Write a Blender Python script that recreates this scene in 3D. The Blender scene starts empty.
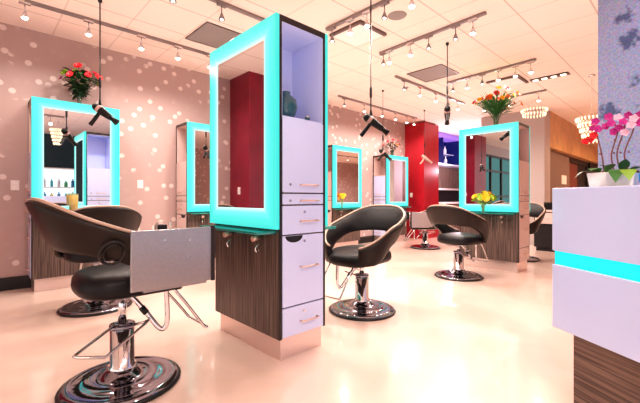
import bpy, bmesh, math, random
from mathutils import Vector, Matrix
PI = math.pi
S = bpy.context.scene
C = S.collection
random.seed(7)
EYE = 1.08          # camera height
H = 3.12            # ceiling height
YAW = math.radians(-43.5)

# ------------------------------------------------------------------ materials
def nmat(name):
    m = bpy.data.materials.new(name); m.use_nodes = True
    nt = m.node_tree
    return m, nt, nt.nodes['Principled BSDF'], nt.nodes.new, nt.links.new

def plain(name, col, rough=.5, metal=0., coat=0., bump=0., scale=60, var=.06, spec=.5):
    """principled with a little procedural mottling"""
    m, nt, b, N, L = nmat(name)
    tc = N('ShaderNodeTexCoord'); n = N('ShaderNodeTexNoise'); n.inputs['Scale'].default_value = scale
    L(tc.outputs['Object'], n.inputs['Vector'])
    r = N('ShaderNodeMixRGB'); r.blend_type = 'MIX'
    r.inputs[1].default_value = tuple(c*(1-var) for c in col)+(1,)
    r.inputs[2].default_value = tuple(min(1, c*(1+var)) for c in col)+(1,)
    L(n.outputs['Fac'], r.inputs[0]); L(r.outputs[0], b.inputs['Base Color'])
    b.inputs['Roughness'].default_value = rough
    b.inputs['Metallic'].default_value = metal; b.inputs['Specular IOR Level'].default_value = spec
    b.inputs['Coat Weight'].default_value = coat
    b.inputs['Coat Roughness'].default_value = .05
    if bump:
        bp = N('ShaderNodeBump'); bp.inputs['Strength'].default_value = bump; bp.inputs['Distance'].default_value = .004
        L(n.outputs['Fac'], bp.inputs['Height']); L(bp.outputs[0], b.inputs['Normal'])
    return m

def emit(name, col, strength):
    m, nt, b, N, L = nmat(name)
    b.inputs['Base Color'].default_value = tuple(c*.35 for c in col)+(1,)
    b.inputs['Emission Color'].default_value = tuple(col)+(1,)
    b.inputs['Emission Strength'].default_value = strength
    b.inputs['Roughness'].default_value = .25
    return m

def wood(name, dark, light, axis='Z', rough=.35, scale=1.0):
    """fine straight-grained veneer, grain along the axis"""
    m, nt, b, N, L = nmat(name)
    tc = N('ShaderNodeTexCoord'); mp = N('ShaderNodeMapping')
    s = [95*scale, 95*scale, 95*scale]; s['XYZ'.index(axis)] = 2.2
    mp.inputs['Scale'].default_value = s
    L(tc.outputs['Object'], mp.inputs['Vector'])
    n = N('ShaderNodeTexNoise'); n.inputs['Scale'].default_value = 1; n.inputs['Detail'].default_value = 3
    L(mp.outputs[0], n.inputs['Vector'])
    r = N('ShaderNodeValToRGB')
    r.color_ramp.elements[0].position = .36; r.color_ramp.elements[0].color = dark+(1,)
    r.color_ramp.elements[1].position = .66; r.color_ramp.elements[1].color = light+(1,)
    L(n.outputs['Fac'], r.inputs[0]); L(r.outputs[0], b.inputs['Base Color'])
    b.inputs['Roughness'].default_value = rough
    return m

def polka(name, base, dot, u='X'):
    """pale blossoms printed on the wall paint, in wall coordinates (u, Z)"""
    m, nt, b, N, L = nmat(name)
    tc = N('ShaderNodeTexCoord'); sp = N('ShaderNodeSeparateXYZ'); L(tc.outputs['Object'], sp.inputs[0])
    def layer(off, sc, thr, mask_seed):
        cb = N('ShaderNodeCombineXYZ'); L(sp.outputs[u], cb.inputs[0]); L(sp.outputs['Z'], cb.inputs[1])
        mp = N('ShaderNodeMapping'); mp.inputs['Location'].default_value = off; mp.inputs['Scale'].default_value = (sc, sc*1.05, 1)
        L(cb.outputs[0], mp.inputs[0])
        v = N('ShaderNodeTexVoronoi'); v.voronoi_dimensions = '2D'; v.inputs['Scale'].default_value = 1
        v.inputs['Randomness'].default_value = .85
        L(mp.outputs[0], v.inputs['Vector'])
        r = N('ShaderNodeMapRange'); r.inputs['From Min'].default_value = thr; r.inputs['From Max'].default_value = thr*.72
        L(v.outputs['Distance'], r.inputs['Value'])
        n = N('ShaderNodeTexNoise'); n.noise_dimensions = '2D'; n.inputs['Scale'].default_value = .42; n.inputs['Detail'].default_value = 0
        mp2 = N('ShaderNodeMapping'); mp2.inputs['Location'].default_value = mask_seed; L(mp.outputs[0], mp2.inputs[0]); L(mp2.outputs[0], n.inputs['Vector'])
        k = N('ShaderNodeMapRange'); k.inputs['From Min'].default_value = .47; k.inputs['From Max'].default_value = .53
        k.inputs['To Min'].default_value = .04; k.inputs['To Max'].default_value = .75
        L(n.outputs['Fac'], k.inputs['Value'])
        mu = N('ShaderNodeMath'); mu.operation = 'MULTIPLY'; L(r.outputs[0], mu.inputs[0]); L(k.outputs[0], mu.inputs[1])
        return mu
    a = layer((.3, .7, 0), 4.2, .17, (0, 0, 0)); c = layer((5.37, 2.2, 0), 3.9, .155, (9, 4, 0))
    mx = N('ShaderNodeMath'); mx.operation = 'MAXIMUM'; L(a.outputs[0], mx.inputs[0]); L(c.outputs[0], mx.inputs[1])
    mix = N('ShaderNodeMixRGB'); mix.inputs[1].default_value = base+(1,); mix.inputs[2].default_value = dot+(1,)
    L(mx.outputs[0], mix.inputs[0]); L(mix.outputs[0], b.inputs['Base Color'])
    b.inputs['Roughness'].default_value = .55
    return m

def ceiling_mat():
    m, nt, b, N, L = nmat('ceiling_tiles')
    tc = N('ShaderNodeTexCoord'); sp = N('ShaderNodeSeparateXYZ'); L(tc.outputs['Object'], sp.inputs[0])
    ds = []
    for ax, off in (('X', 4.35), ('Y', 1.40)):
        a = N('ShaderNodeMath'); a.operation = 'SUBTRACT'; L(sp.outputs[ax], a.inputs[0]); a.inputs[1].default_value = off-6.1*10+.305
        d = N('ShaderNodeMath'); d.operation = 'DIVIDE'; L(a.outputs[0], d.inputs[0]); d.inputs[1].default_value = .61
        f = N('ShaderNodeMath'); f.operation = 'FRACT'; L(d.outputs[0], f.inputs[0])
        s = N('ShaderNodeMath'); s.operation = 'SUBTRACT'; L(f.outputs[0], s.inputs[0]); s.inputs[1].default_value = .5
        ab = N('ShaderNodeMath'); ab.operation = 'ABSOLUTE'; L(s.outputs[0], ab.inputs[0])
        lt = N('ShaderNodeMath'); lt.operation = 'LESS_THAN'; L(ab.outputs[0], lt.inputs[0]); lt.inputs[1].default_value = .013
        ds.append(lt)
    fx = N('ShaderNodeMath'); fx.operation = 'MULTIPLY'; L(ds[0].outputs[0], fx.inputs[0]); fx.inputs[1].default_value = .55
    mx = N('ShaderNodeMath'); mx.operation = 'MAXIMUM'; L(fx.outputs[0], mx.inputs[0]); L(ds[1].outputs[0], mx.inputs[1])
    n = N('ShaderNodeTexNoise'); n.inputs['Scale'].default_value = .8; L(tc.outputs['Object'], n.inputs['Vector'])
    t = N('ShaderNodeMixRGB'); t.inputs[1].default_value = (.93, .77, .69, 1); t.inputs[2].default_value = (.95, .81, .74, 1); L(n.outputs['Fac'], t.inputs[0])
    mix = N('ShaderNodeMixRGB'); L(t.outputs[0], mix.inputs[1]); mix.inputs[2].default_value = (.66, .52, .46, 1)
    L(mx.outputs[0], mix.inputs[0]); L(mix.outputs[0], b.inputs['Base Color']); b.inputs['Roughness'].default_value = .9
    return m

def floor_mat():
    m, nt, b, N, L = nmat('poured_floor')
    tc = N('ShaderNodeTexCoord')
    n = N('ShaderNodeTexNoise'); n.inputs['Scale'].default_value = .9; n.inputs['Detail'].default_value = 3; n.inputs['Distortion'].default_value = .8
    L(tc.outputs['Object'], n.inputs['Vector'])
    r = N('ShaderNodeValToRGB')
    r.color_ramp.elements[0].position = .3; r.color_ramp.elements[0].color = (.72, .52, .44, 1)
    r.color_ramp.elements[1].position = .7; r.color_ramp.elements[1].color = (.83, .65, .57, 1)
    L(n.outputs['Fac'], r.inputs[0]); L(r.outputs[0], b.inputs['Base Color'])
    b.inputs['Roughness'].default_value = .22; b.inputs['Coat Weight'].default_value = .5; b.inputs['Coat Roughness'].default_value = .06
    n2 = N('ShaderNodeTexNoise'); n2.inputs['Scale'].default_value = 5; L(tc.outputs['Object'], n2.inputs['Vector'])
    bp = N('ShaderNodeBump'); bp.inputs['Strength'].default_value = .05; bp.inputs['Distance'].default_value = .02
    L(n2.outputs['Fac'], bp.inputs['Height']); L(bp.outputs[0], b.inputs['Normal'])
    return m

def damask(name):
    m, nt, b, N, L = nmat(name)
    tc = N('ShaderNodeTexCoord'); mp = N('ShaderNodeMapping'); L(tc.outputs['Object'], mp.inputs[0])
    v = N('ShaderNodeTexVoronoi'); v.inputs['Scale'].default_value = 4.2; L(mp.outputs[0], v.inputs['Vector'])
    n = N('ShaderNodeTexNoise'); n.inputs['Scale'].default_value = 26; n.inputs['Detail'].default_value = 4; L(mp.outputs[0], n.inputs['Vector'])
    k = N('ShaderNodeMath'); k.operation = 'MULTIPLY_ADD'; L(n.outputs['Fac'], k.inputs[0]); k.inputs[1].default_value = .75; L(v.outputs['Distance'], k.inputs[2])
    r = N('ShaderNodeValToRGB')
    r.color_ramp.elements[0].position = .54; r.color_ramp.elements[0].color = (.10, .13, .25, 1)
    r.color_ramp.elements[1].position = .70; r.color_ramp.elements[1].color = (.34, .38, .56, 1)
    L(k.outputs[0], r.inputs[0])
    n3 = N('ShaderNodeTexNoise'); n3.inputs['Scale'].default_value = 70; L(mp.outputs[0], n3.inputs['Vector'])
    mx = N('ShaderNodeMixRGB'); mx.blend_type = 'OVERLAY'; mx.inputs[0].default_value = .7; L(r.outputs[0], mx.inputs[1]); L(n3.outputs['Color'], mx.inputs[2])
    L(mx.outputs[0], b.inputs['Base Color']); b.inputs['Roughness'].default_value = .4; b.inputs['Metallic'].default_value = .15
    return m

def glass(name, tint, gl=.12, opacity=0., body=None):
    """thin tinted glass: clear with a glossy surface, optional body colour"""
    m, nt, b, N, L = nmat(name)
    t = N('ShaderNodeBsdfTransparent'); t.inputs[0].default_value = tint+(1,)
    g = N('ShaderNodeBsdfGlossy'); g.inputs['Roughness'].default_value = .03
    mx = N('ShaderNodeMixShader'); mx.inputs[0].default_value = gl
    L(t.outputs[0], mx.inputs[1]); L(g.outputs[0], mx.inputs[2])
    out = nt.nodes['Material Output']; last = mx
    if opacity:
        b.inputs['Base Color'].default_value = (body or tint)+(1,); b.inputs['Roughness'].default_value = .1
        m2 = N('ShaderNodeMixShader'); m2.inputs[0].default_value = opacity
        L(mx.outputs[0], m2.inputs[1]); L(b.outputs[0], m2.inputs[2]); last = m2
    L(last.outputs[0], out.inputs['Surface'])
    return m

M = {}
M['floor'] = floor_mat(); M['ceiling'] = ceiling_mat()
M['polka'] = polka('blossom_wall', (.50, .36, .34), (.86, .74, .71))
M['polka_y'] = polka('blossom_wall_side', (.60, .42, .38), (.93, .80, .76), 'Y')
M['red'] = plain('red_column_paint', (.40, .012, .025), .35, scale=3, var=.3)
M['crimson'] = plain('crimson_paint', (.24, .012, .035), .3, scale=3, var=.3)
M['grey_wall'] = plain('pale_grey_wall', (.47, .39, .38), .6)
M['tan'] = plain('gold_soffit', (.55, .29, .13), .35, scale=4, var=.35)
M['brown_wall'] = plain('brown_textured_wall', (.20, .12, .10), .6, scale=30, var=.35, bump=.4)
M['dark'] = plain('black_paint', (.012, .010, .012), .4)
M['teal_dark'] = plain('dark_teal_wall', (.02, .06, .08), .5)
M['door_red'] = plain('red_brown_door', (.17, .04, .025), .35, scale=8, var=.3)
M['wood'] = wood('zebrano_veneer', (.035, .022, .019), (.20, .135, .115), scale=1.3)
M['wood_h'] = wood('zebrano_veneer_cross', (.065, .038, .030), (.21, .13, .10), 'X')
M['bar_wood'] = wood('bar_wood_panel', (.16, .10, .08), (.38, .27, .22))
M['edge'] = plain('dark_wenge_edge', (.022, .014, .015), .35)
M['lav'] = plain('lavender_white_laminate', (.63, .69, .98), .22, coat=.4, var=.02)
M['desk_white'] = plain('blue_white_desk_gloss', (.58, .67, .98), .16, coat=.6, var=.02)
M['pink_lam'] = plain('pale_pink_laminate', (.72, .55, .52), .3, var=.03)
M['gap'] = plain('drawer_shadow', (.06, .05, .09), .6)
M['kick'] = plain('brushed_plinth_metal', (.80, .66, .62), .28, .75, scale=120)
M['steel'] = plain('brushed_steel', (.50, .46, .47), .33, .9, scale=90, var=.12)
M['chrome'] = plain('polished_chrome', (.82, .80, .82), .07, 1.)
M['chrome_dark'] = plain('dark_chrome', (.34, .33, .38), .08, 1.)
M['chrome_soft'] = plain('satin_chrome', (.75, .70, .70), .22, 1.)
M['brass'] = plain('rosy_bar_pull', (.75, .52, .45), .3, .7)
M['leather'] = plain('black_leather', (.012, .010, .012), .40, scale=140, bump=.25, spec=.3)
M['leather_brown'] = plain('brown_leather_shell', (.022, .014, .012), .36, scale=160, bump=.25, var=.25, spec=.3)
M['rim_highlight'] = plain('tan_rim_highlight', (.55, .37, .29), .4)  # tan colour standing in for the glossy highlight on the shell rims
M['rubber'] = plain('black_rubber', (.012, .011, .013), .35)
def glow_mat():
    m, nt, b, N, L = nmat('teal_lightbox')
    at = N('ShaderNodeAttribute'); at.attribute_name = 'glow'
    r = N('ShaderNodeValToRGB')
    e = r.color_ramp.elements; e[0].position = 0.; e[0].color = (.06, .66, .60, 1); e[1].position = 1.; e[1].color = (.68, 1., .95, 1)
    k = e.new(.45); k.color = (.11, .84, .75, 1); k = e.new(.8); k.color = (.24, .95, .86, 1)
    L(at.outputs['Fac'], r.inputs[0]); L(r.outputs[0], b.inputs['Emission Color']); b.inputs['Emission Strength'].default_value = 1.02
    b.inputs['Base Color'].default_value = (.02, .2, .2, 1); b.inputs['Roughness'].default_value = .2
    return m
M['teal'] = glow_mat()
M['teal_hot'] = emit('bright_light_strip', (.42, 1.0, .97), 1.25)
M['band'] = emit('cyan_desk_band', (.01, .76, .88), 1.0)
M['mirror'] = plain('mirror_silver', (.86, .86, .88), .015, 1., var=0)
M['shelf_glass'] = glass('teal_glass_shelf', (.35, .85, .80), .15, .45, (.02, .45, .42))
M['vase_glass'] = glass('clear_vase_glass', (.88, .95, .90), .12, .04)
M['pane'] = glass('window_pane', (.06, .42, .42), .12)
M['bulb'] = emit('lamp_bulb', (1., .93, .84), 9.)
M['bulb_soft'] = emit('recessed_lamp', (1., .85, .65), 5.)
M['track'] = plain('grey_track_metal', (.30, .25, .25), .4, .5)
M['vent'] = plain('grey_vent_panel', (.30, .26, .25), .6)
M['fix_white'] = plain('pale_fixture_panel', (.93, .88, .86), .6)
M['fix_edge'] = plain('brown_fixture_edge', (.16, .10, .09), .5)
M['plate'] = plain('white_plate', (.85, .78, .76), .4)
M['dryer'] = plain('black_dryer_plastic', (.010, .008, .009), .4, spec=.25)
M['dryer_pink'] = plain('rosy_dryer_collar', (.50, .30, .27), .35)
M['dryer_tan'] = plain('taupe_dryer_plastic', (.40, .25, .21), .35)
M['white'] = plain('white_ceramic', (.90, .84, .80), .3)
M['leaf'] = plain('green_leaf', (.045, .16, .035), .4, scale=20, var=.4)
M['leaf_dark'] = plain('dark_green_leaf', (.015, .07, .02), .4, scale=20, var=.4)
M['leaf_lime'] = plain('lime_leaf', (.22, .38, .04), .45, scale=20, var=.3)
M['stem'] = plain('plant_stem', (.20, .07, .06), .5)
M['bark'] = plain('bark_chips', (.22, .09, .05), .7, scale=40, var=.5)
for n_, c_ in dict(red=(.70, .02, .03), pink=(.80, .10, .22), lime=(.32, .52, .03), orange=(.72, .12, .01), yellow=(.82, .45, .01), magenta=(.55, .03, .28), pale=(.85, .50, .62)).items():
    M['pet_'+n_] = plain(n_+'_petals', c_, .5, scale=30, var=.2)
M['juice'] = plain('orange_juice', (.92, .42, .01), .4)
M['vase_blue'] = plain('dark_teal_glaze', (.02, .10, .14), .12, coat=.6)
M['damask'] = damask('silver_damask_wallpaper')
M['bar_blue'] = emit('blue_lit_back', (.015, .02, .16), .45)
M['bar_purple'] = emit('purple_lit_soffit', (.35, .18, .75), .9)
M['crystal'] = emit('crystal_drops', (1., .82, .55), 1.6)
M['display'] = emit('lit_display_back', (.85, .95, 1.), 1.2)
for n_, c_ in dict(blue=(.02, .25, .60), green=(.10, .50, .20), yellow=(.80, .60, .05), aqua=(.05, .55, .65), white=(.85, .85, .85), black=(.02, .02, .02)).items():
    M['bot_'+n_] = plain(n_+'_bottle_plastic', c_, .3)

# ------------------------------------------------------------------ mesh helpers
def box(bm, a, b, bevel=0., mi=0):
    x0, y0, z0 = a; x1, y1, z1 = b
    tmp = bmesh.new()
    bmesh.ops.create_cube(tmp, size=1, matrix=Matrix.Translation(((x0+x1)/2, (y0+y1)/2, (z0+z1)/2)) @ Matrix.Diagonal((abs(x1-x0), abs(y1-y0), abs(z1-z0), 1)))
    if bevel:
        bmesh.ops.bevel(tmp, geom=tmp.edges[:], offset=bevel, segments=2, profile=.5, affect='EDGES')
    merge(bm, tmp, mi); return bm

def merge(bm, tmp, mi=0, mat=None, smooth=False):
    vm = {}
    for v in tmp.verts:
        vm[v] = bm.verts.new(mat @ v.co if mat else v.co)
    for f in tmp.faces:
        try:
            nf = bm.faces.new([vm[v] for v in f.verts]); nf.material_index = mi; nf.smooth = smooth or f.smooth
        except ValueError: pass
    tmp.free()

def lathe(bm, prof, c=(0, 0, 0), n=32, mat=None, mi=0, sx=1., sy=1.):
    """profile [(r,z)...] turned about z; mat = orientation matrix"""
    mat = mat or Matrix.Translation(c)
    rings = []
    for r, z in prof:
        if r < 1e-6:
            rings.append([bm.verts.new(mat @ Vector((0, 0, z)))])
        else:
            rings.append([bm.verts.new(mat @ Vector((r*sx*math.cos(2*PI*i/n), r*sy*math.sin(2*PI*i/n), z))) for i in range(n)])
    for a, b in zip(rings, rings[1:]):
        for i in range(n):
            j = (i+1) % n
            vs = [a[0], b[i], b[j]] if len(a) == 1 else ([a[i], a[j], b[0]] if len(b) == 1 else [a[i], a[j], b[j], b[i]])
            if len(a) == 1 and len(b) == 1: continue
            f = bm.faces.new(vs); f.smooth = True; f.material_index = mi
    return bm

def smooth_path(pts, n=6):
    """Catmull-Rom through the points"""
    P = [Vector(p) for p in pts]
    if len(P) < 3: return P
    out = []
    for i in range(len(P)-1):
        p0 = P[max(i-1, 0)]; p1 = P[i]; p2 = P[i+1]; p3 = P[min(i+2, len(P)-1)]
        for k in range(n):
            t = k/n
            out.append(.5*((2*p1)+(p2-p0)*t+(2*p0-5*p1+4*p2-p3)*t*t+(3*p1-p0-3*p2+p3)*t**3))
    out.append(P[-1]); return out

def tube(bm, pts, r, n=10, mi=0, caps=True, closed=False):
    P = [Vector(p) for p in pts]; R = r if isinstance(r, (list, tuple)) else [r]*len(P)
    rings = []; prev = None
    for i, p in enumerate(P):
        if closed: t = P[(i+1) % len(P)]-P[i-1]
        else: t = (P[min(i+1, len(P)-1)]-P[max(i-1, 0)])
        t.normalize()
        if prev is None:
            u = t.orthogonal().normalized()
        else:
            u = (prev-t*prev.dot(t)).normalized()
        prev = u; w = t.cross(u)
        rings.append([bm.verts.new(p+R[i]*(u*math.cos(2*PI*k/n)+w*math.sin(2*PI*k/n))) for k in range(n)])
    prs = list(zip(rings, rings[1:]))
    if closed: prs.append((rings[-1], rings[0]))
    for a, b in prs:
        for k in range(n):
            j = (k+1) % n
            f = bm.faces.new([a[k], a[j], b[j], b[k]]); f.smooth = True; f.material_index = mi
    if caps and not closed:
        for ring, rev in ((rings[0], True), (rings[-1], False)):
            f = bm.faces.new(ring[::-1] if rev else ring); f.material_index = mi
    return bm

def ball(bm, c, r, mi=0, seg=12):
    rr = r if isinstance(r, (list, tuple)) else (r, r, r)
    tmp = bmesh.new(); bmesh.ops.create_uvsphere(tmp, u_segments=seg, v_segments=max(6, seg//2+2), radius=1)
    merge(bm, tmp, mi, Matrix.Translation(c) @ Matrix.Diagonal((rr[0], rr[1], rr[2], 1)), True); return bm

def new(): return bmesh.new()

def obj(name, bm, mats, parent=None, kind=None, label=None, subsurf=0):
    me = bpy.data.meshes.new(name)
    bmesh.ops.recalc_face_normals(bm, faces=bm.faces[:]); bm.to_mesh(me); bm.free()
    for m in (mats if isinstance(mats, (list, tuple)) else [mats]): me.materials.append(M[m] if isinstance(m, str) else m)
    o = bpy.data.objects.new(name, me); C.objects.link(o)
    if parent: o.parent = parent
    if kind: o['kind'] = kind
    if label: o['label'] = label
    if subsurf:
        md = o.modifiers.new('smooth', 'SUBSURF'); md.levels = subsurf; md.render_levels = subsurf
        for p in me.polygons: p.use_smooth = True
    return o

def bx(name, a, b, mat, parent=None, bevel=0., kind=None, label=None):
    return obj(name, box(new(), a, b, bevel), mat, parent, kind, label)

def thing(name, label, cat, loc=(0, 0, 0), rz=0., group=None):
    o = bpy.data.objects.new(name, None); C.objects.link(o); o.empty_display_size = .1
    o.location = loc; o.rotation_euler = (0, 0, rz); o['label'] = label; o['category'] = cat
    if group: o['group'] = group
    return o

def tag(o, label, cat, group=None):
    o['label'] = label; o['category'] = cat
    if group: o['group'] = group
    return o

def dup(root, loc, rz, label, group=None, keep=None):
    def cp(o, parent):
        c = o.copy(); C.objects.link(c); c.parent = parent
        for ch in list(o.children):
            if keep is None or keep(ch): cp(ch, c)
        return c
    r = cp(root, None); r.location = loc; r.rotation_euler = (0, 0, rz); r['label'] = label
    if group: r['group'] = group
    return r

# ------------------------------------------------------------------ room shell
X0, X1, Y0 = -6.0, 17.0, -4.0
bx('floor', (X0, Y0, -.08), (X1, 7.6, 0), 'floor', kind='structure')
bx('ceiling', (X0, Y0, H), (X1, 7.6, H+.08), 'ceiling', kind='structure')
bx('wall_left', (-2.2, 5.6, 0), (9.3, 5.75, H), 'polka', kind='structure')
obj('trim_left', box(new(), (X0, 5.6, 2.75), (-2.2, 5.75, H)), 'grey_wall', kind='structure')
bx('wall_front', (X1-.12, Y0, 0), (X1, 7.6, H), 'polka_y', kind='structure')
bx('wall_right', (.2, Y0, 0), (6.2, Y0+.12, H), 'teal_dark', kind='structure')
bx('wall_right', (6.2, Y0, 0), (X1-.12, Y0+.12, H), 'polka', kind='structure')
bx('baseboard_left', (-.37, 5.575, 0), (8.53, 5.599, .15), 'dark', kind='structure')
# red columns
o = obj('wall_column', box(new(), (8.53, 5.02, 0), (9.3, 5.6, 3.08)), 'red', kind='structure')
o = obj('wall_column', box(new(), (-1.25, 5.0, 0), (-.37, 5.6, H)), 'crimson', kind='structure')
# pillar and header over the corridor
bx('wall_pillar', (9.3, 2.44, 0), (9.75, 3.85, H), 'grey_wall', kind='structure')
bx('wall_header', (9.75, 2.44, 2.27), (X1-.12, 3.85, H), 'tan', kind='structure')
bx('wall_corridor', (9.75, 2.56, 0), (12.1, 3.85, 2.27), 'brown_wall', kind='structure')
bx('wall_corridor_end', (14.9, 2.56, 0), (X1-.12, 3.85, 2.27), 'dark', kind='structure')
# corridor door
d = thing('door_1', '', '', (12.1, 2.62, 0))
del d['label'], d['category']; d['kind'] = 'structure'
fr = box(new(), (0, 0, 0), (.22, .1, 2.27)); box(fr, (2.62, 0, 0), (2.8, .1, 2.27)); box(fr, (.22, 0, 2.12), (2.62, .1, 2.27))
obj('door_frame', fr, 'dark', d)
bx('door_panel', (.22, .04, 0), (1.45, .09, 2.12), 'door_red', d, .004)
bx('door_panel', (1.47, .04, 0), (2.62, .09, 2.12), 'dark', d, .004)
h_ = new(); tube(h_, [(1.3, .03, .95), (1.3, -.02, .95), (1.3, -.02, 1.25), (1.3, .03, 1.25)], .012); obj('door_handle', h_, 'chrome_soft', d)
# bar niche walls behind the red column
bx('wall_bar', (9.3, 5.95, 0), (14.0, 6.1, H), 'bar_wood', kind='structure')
bx('wall_bar_end', (13.9, 3.85, 0), (14.0, 5.95, H), 'grey_wall', kind='structure')
# silver wallpapered wall at the right
bx('wall_wallpaper', (3.48, -2.6, 0), (3.95, .55, H), 'damask', kind='structure')
# storefront window reflected in the mirrors
w = thing('window_1', '', '', (-5.6, 5.64, 0)); del w['label'], w['category']; w['kind'] = 'structure'
fr = new()
for x in (0, 1.1, 2.2, 3.32): box(fr, (x, 0, 0), (x+.08, .08, 2.75))
for z in (.02, 1.1, 2.1, 2.67): box(fr, (.08, .01, z), (3.32, .07, z+.08))
obj('window_frame', fr, 'dark', w)
bx('pane', (.04, .035, .06), (3.34, .045, 2.7), 'pane', w)

# ------------------------------------------------------------------ styling stations
def station(label, loc, rz, W=.9, D=.40, Ht=2.28, end=0, double=False, end_mat='lav', dark_niche=False, light_over=.03):
    """front lightbox faces local -x, width along y, drawer end at y=0 (end=0) or y=W (end=1)"""
    t = thing('styling_station', label, 'salon station', loc, rz)
    n0, n1 = 1.62, Ht-.045
    ov = light_over
    ends = [end, 1-end] if double else [end]
    ye = 0. if end == 0 else W          # main drawer end plane
    sg = 1. if end == 0 else -1.        # direction into the body
    def yy(a, b, e=None):               # depth range measured from a drawer end
        y_, s_ = (ye, sg) if e is None else ((0., 1.) if e == 0 else (W, -1.))
        return (min(y_+s_*a, y_+s_*b), max(y_+s_*a, y_+s_*b))
    body = bmesh.new()
    y = yy(.012, W-(.012 if double else .02)); box(body, (0, y[0], .15), (D, y[1], n0-.01))
    y = yy(.36, W-(.36 if double else .02)); box(body, (0, y[0], n0-.01), (D, y[1], Ht))
    obj('cabinet_body', body, 'wood', t)
    kb = new(); y = yy(.03, W-(.03 if double else .05)); box(kb, (.03, y[0], 0), (D-.012, y[1], .15)); obj('plinth', kb, 'kick', t)
    for e in ends:
        ey, es = (0., 1.) if e == 0 else (W, -1.)
        def eb(bm, x0, x1, a, b, z0, z1, bev=0.):
            y = yy(a, b, e); return box(bm, (x0, y[0], z0), (x1, y[1], z1), bev)
        fr = new()
        eb(fr, 0, .02, 0, .012, .15, n0-.01); eb(fr, D-.02, D, 0, .012, .15, n0-.01)
        eb(fr, 0, .02, 0, .36, n0-.01, Ht); eb(fr, D-.02, D, 0, .36, n0-.01, Ht); eb(fr, .02, D-.02, 0, .36, Ht-.04, Ht)
        obj('edge_frame', fr, 'edge', t)
        ni = new()
        eb(ni, .02, .026, .004, .355, n0, n1); eb(ni, D-.026, D-.02, .004, .355, n0, n1); eb(ni, .026, D-.026, .349, .355, n0, n1)
        eb(ni, .026, D-.026, .004, .349, n0-.01, n0+.004); eb(ni, .026, D-.026, .004, .349, n1, n1+.006)
        obj('niche_lining', ni, 'lav' if double and end_mat == 'lav' else 'pink_lam', t)
        # fronts: tall door, thin drawer, drawer, tilt-out, bottom drawer
        fronts = [('cabinet_door', 1.115, 1.615, 'low'), ('drawer', 1.035, 1.11, 'mid'), ('drawer', .835, 1.03, 'mid'), ('cabinet_door', .355, .83, 'mid'), ('drawer', .155, .35, 'mid')]
        for name, z0, z1, hp in fronts:
            f = new(); eb(f, .024, D-.024, -.004, .012, z0+.0022, z1-.0022, .002)
            fo = obj(name, f, end_mat, t)
            hz = z0+.055 if hp == 'low' else (z0+z1)/2+(-.01 if z1-z0 < .3 else .02)
            hb = new(); hx = D*.60
            pts = [(hx-.075, ey, hz), (hx-.075, ey-es*.03, hz), (hx+.075, ey-es*.03, hz), (hx+.075, ey, hz)]
            tube(hb, pts, .0055, 6); obj('handle', hb, 'brass', fo)
            lk = new(); lz = hz if z1-z0 < .1 or hp == 'low' else z1-.045
            lx = D*.2 if z1-z0 < .1 or hp == 'low' else D*.5
            tube(lk, [(lx, ey, lz), (lx, ey-es*.012, lz)], .009, 10); obj('lock', lk, 'chrome_soft', fo)
            if abs(z0-.355) < .001:
                nb = new()   # scooped black cut-out at the top corner of the tilt-out
                ring = [Vector((.045+.075+.075*math.cos(a), ey-es*.0055, .826+.045*math.sin(a))) for a in [PI+PI*i/14 for i in range(15)]]
                vs = [nb.verts.new(v) for v in ring]; vs2 = [nb.verts.new(v+Vector((0, es*.004, 0))) for v in ring]
                nb.faces.new(vs); nb.faces.new(vs2[::-1])
                for i in range(15): nb.faces.new([vs[i], vs[(i+1) % 15], vs2[(i+1) % 15], vs2[i]])
                obj('cutout', nb, 'dark', fo)
    # lit mirror panels
    sides = [-1, 1] if double else [-1]
    for s in sides:
        xa = 0 if s < 0 else D
        def fb(bm, d0, d1, y0, y1, z0, z1, bev=0.):
            x = sorted((xa+s*d0, xa+s*d1)); ya = yy(y0, y1); return box(bm, (x[0], ya[0], z0), (x[1], ya[1], z1), bev)
        a, b, z0, z1, bw = 0., W+ov, .875, Ht, (.135 if ov else .112)
        lb = new(); gl = lb.verts.layers.float.new('glow')
        rings = []
        for (e, d, g) in ((0, .001, 0.), (0, .028, .0), (.004, .032, .12), (bw*.5, .032, .5), (bw-.006, .032, 1.), (bw, .028, 1.), (bw, .001, .6)):
            cs = [(a+e, z0+e), (b-e, z0+e), (b-e, z1-e), (a+e, z1-e)]
            ring = []
            for (yv, zv) in cs:
                v = lb.verts.new((xa+s*d, ye+sg*yv, zv)); v[gl] = g; ring.append(v)
            rings.append(ring)
        for A, B in zip(rings, rings[1:]+rings[:1]):
            for i in range(4): lb.faces.new([A[i], A[(i+1) % 4], B[(i+1) % 4], B[i]])
        lo = obj('light_frame', lb, 'teal', t)
        mb = new(); fb(mb, .010, .0275, a+bw, b-bw, z0+bw, z1-bw); obj('mirror', mb, 'mirror', t)
        gs = new(); fb(gs, .0, .15, .03, W-.02, .845, .862, .004); obj('glass_shelf', gs, 'shelf_glass', t)
        for yk in (.22, .62):      # nozzle-shaped tool holders under the shelf
            hb = new(); y = ye+sg*yk*W/.9
            tube(hb, [(xa+s*.0, y, .81), (xa+s*.07, y, .80)], [.012, .02], 10); ho = obj('tool_holder', hb, 'brass', t)
            hk = new(); tube(hk, smooth_path([(xa+s*.002, y, .76), (xa+s*.03, y, .75), (xa+s*.045, y, .73), (xa+s*.03, y, .71), (xa+s*.012, y, .72)], 4), .007, 8); obj('hook', hk, 'chrome', ho)
    return t

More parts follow.
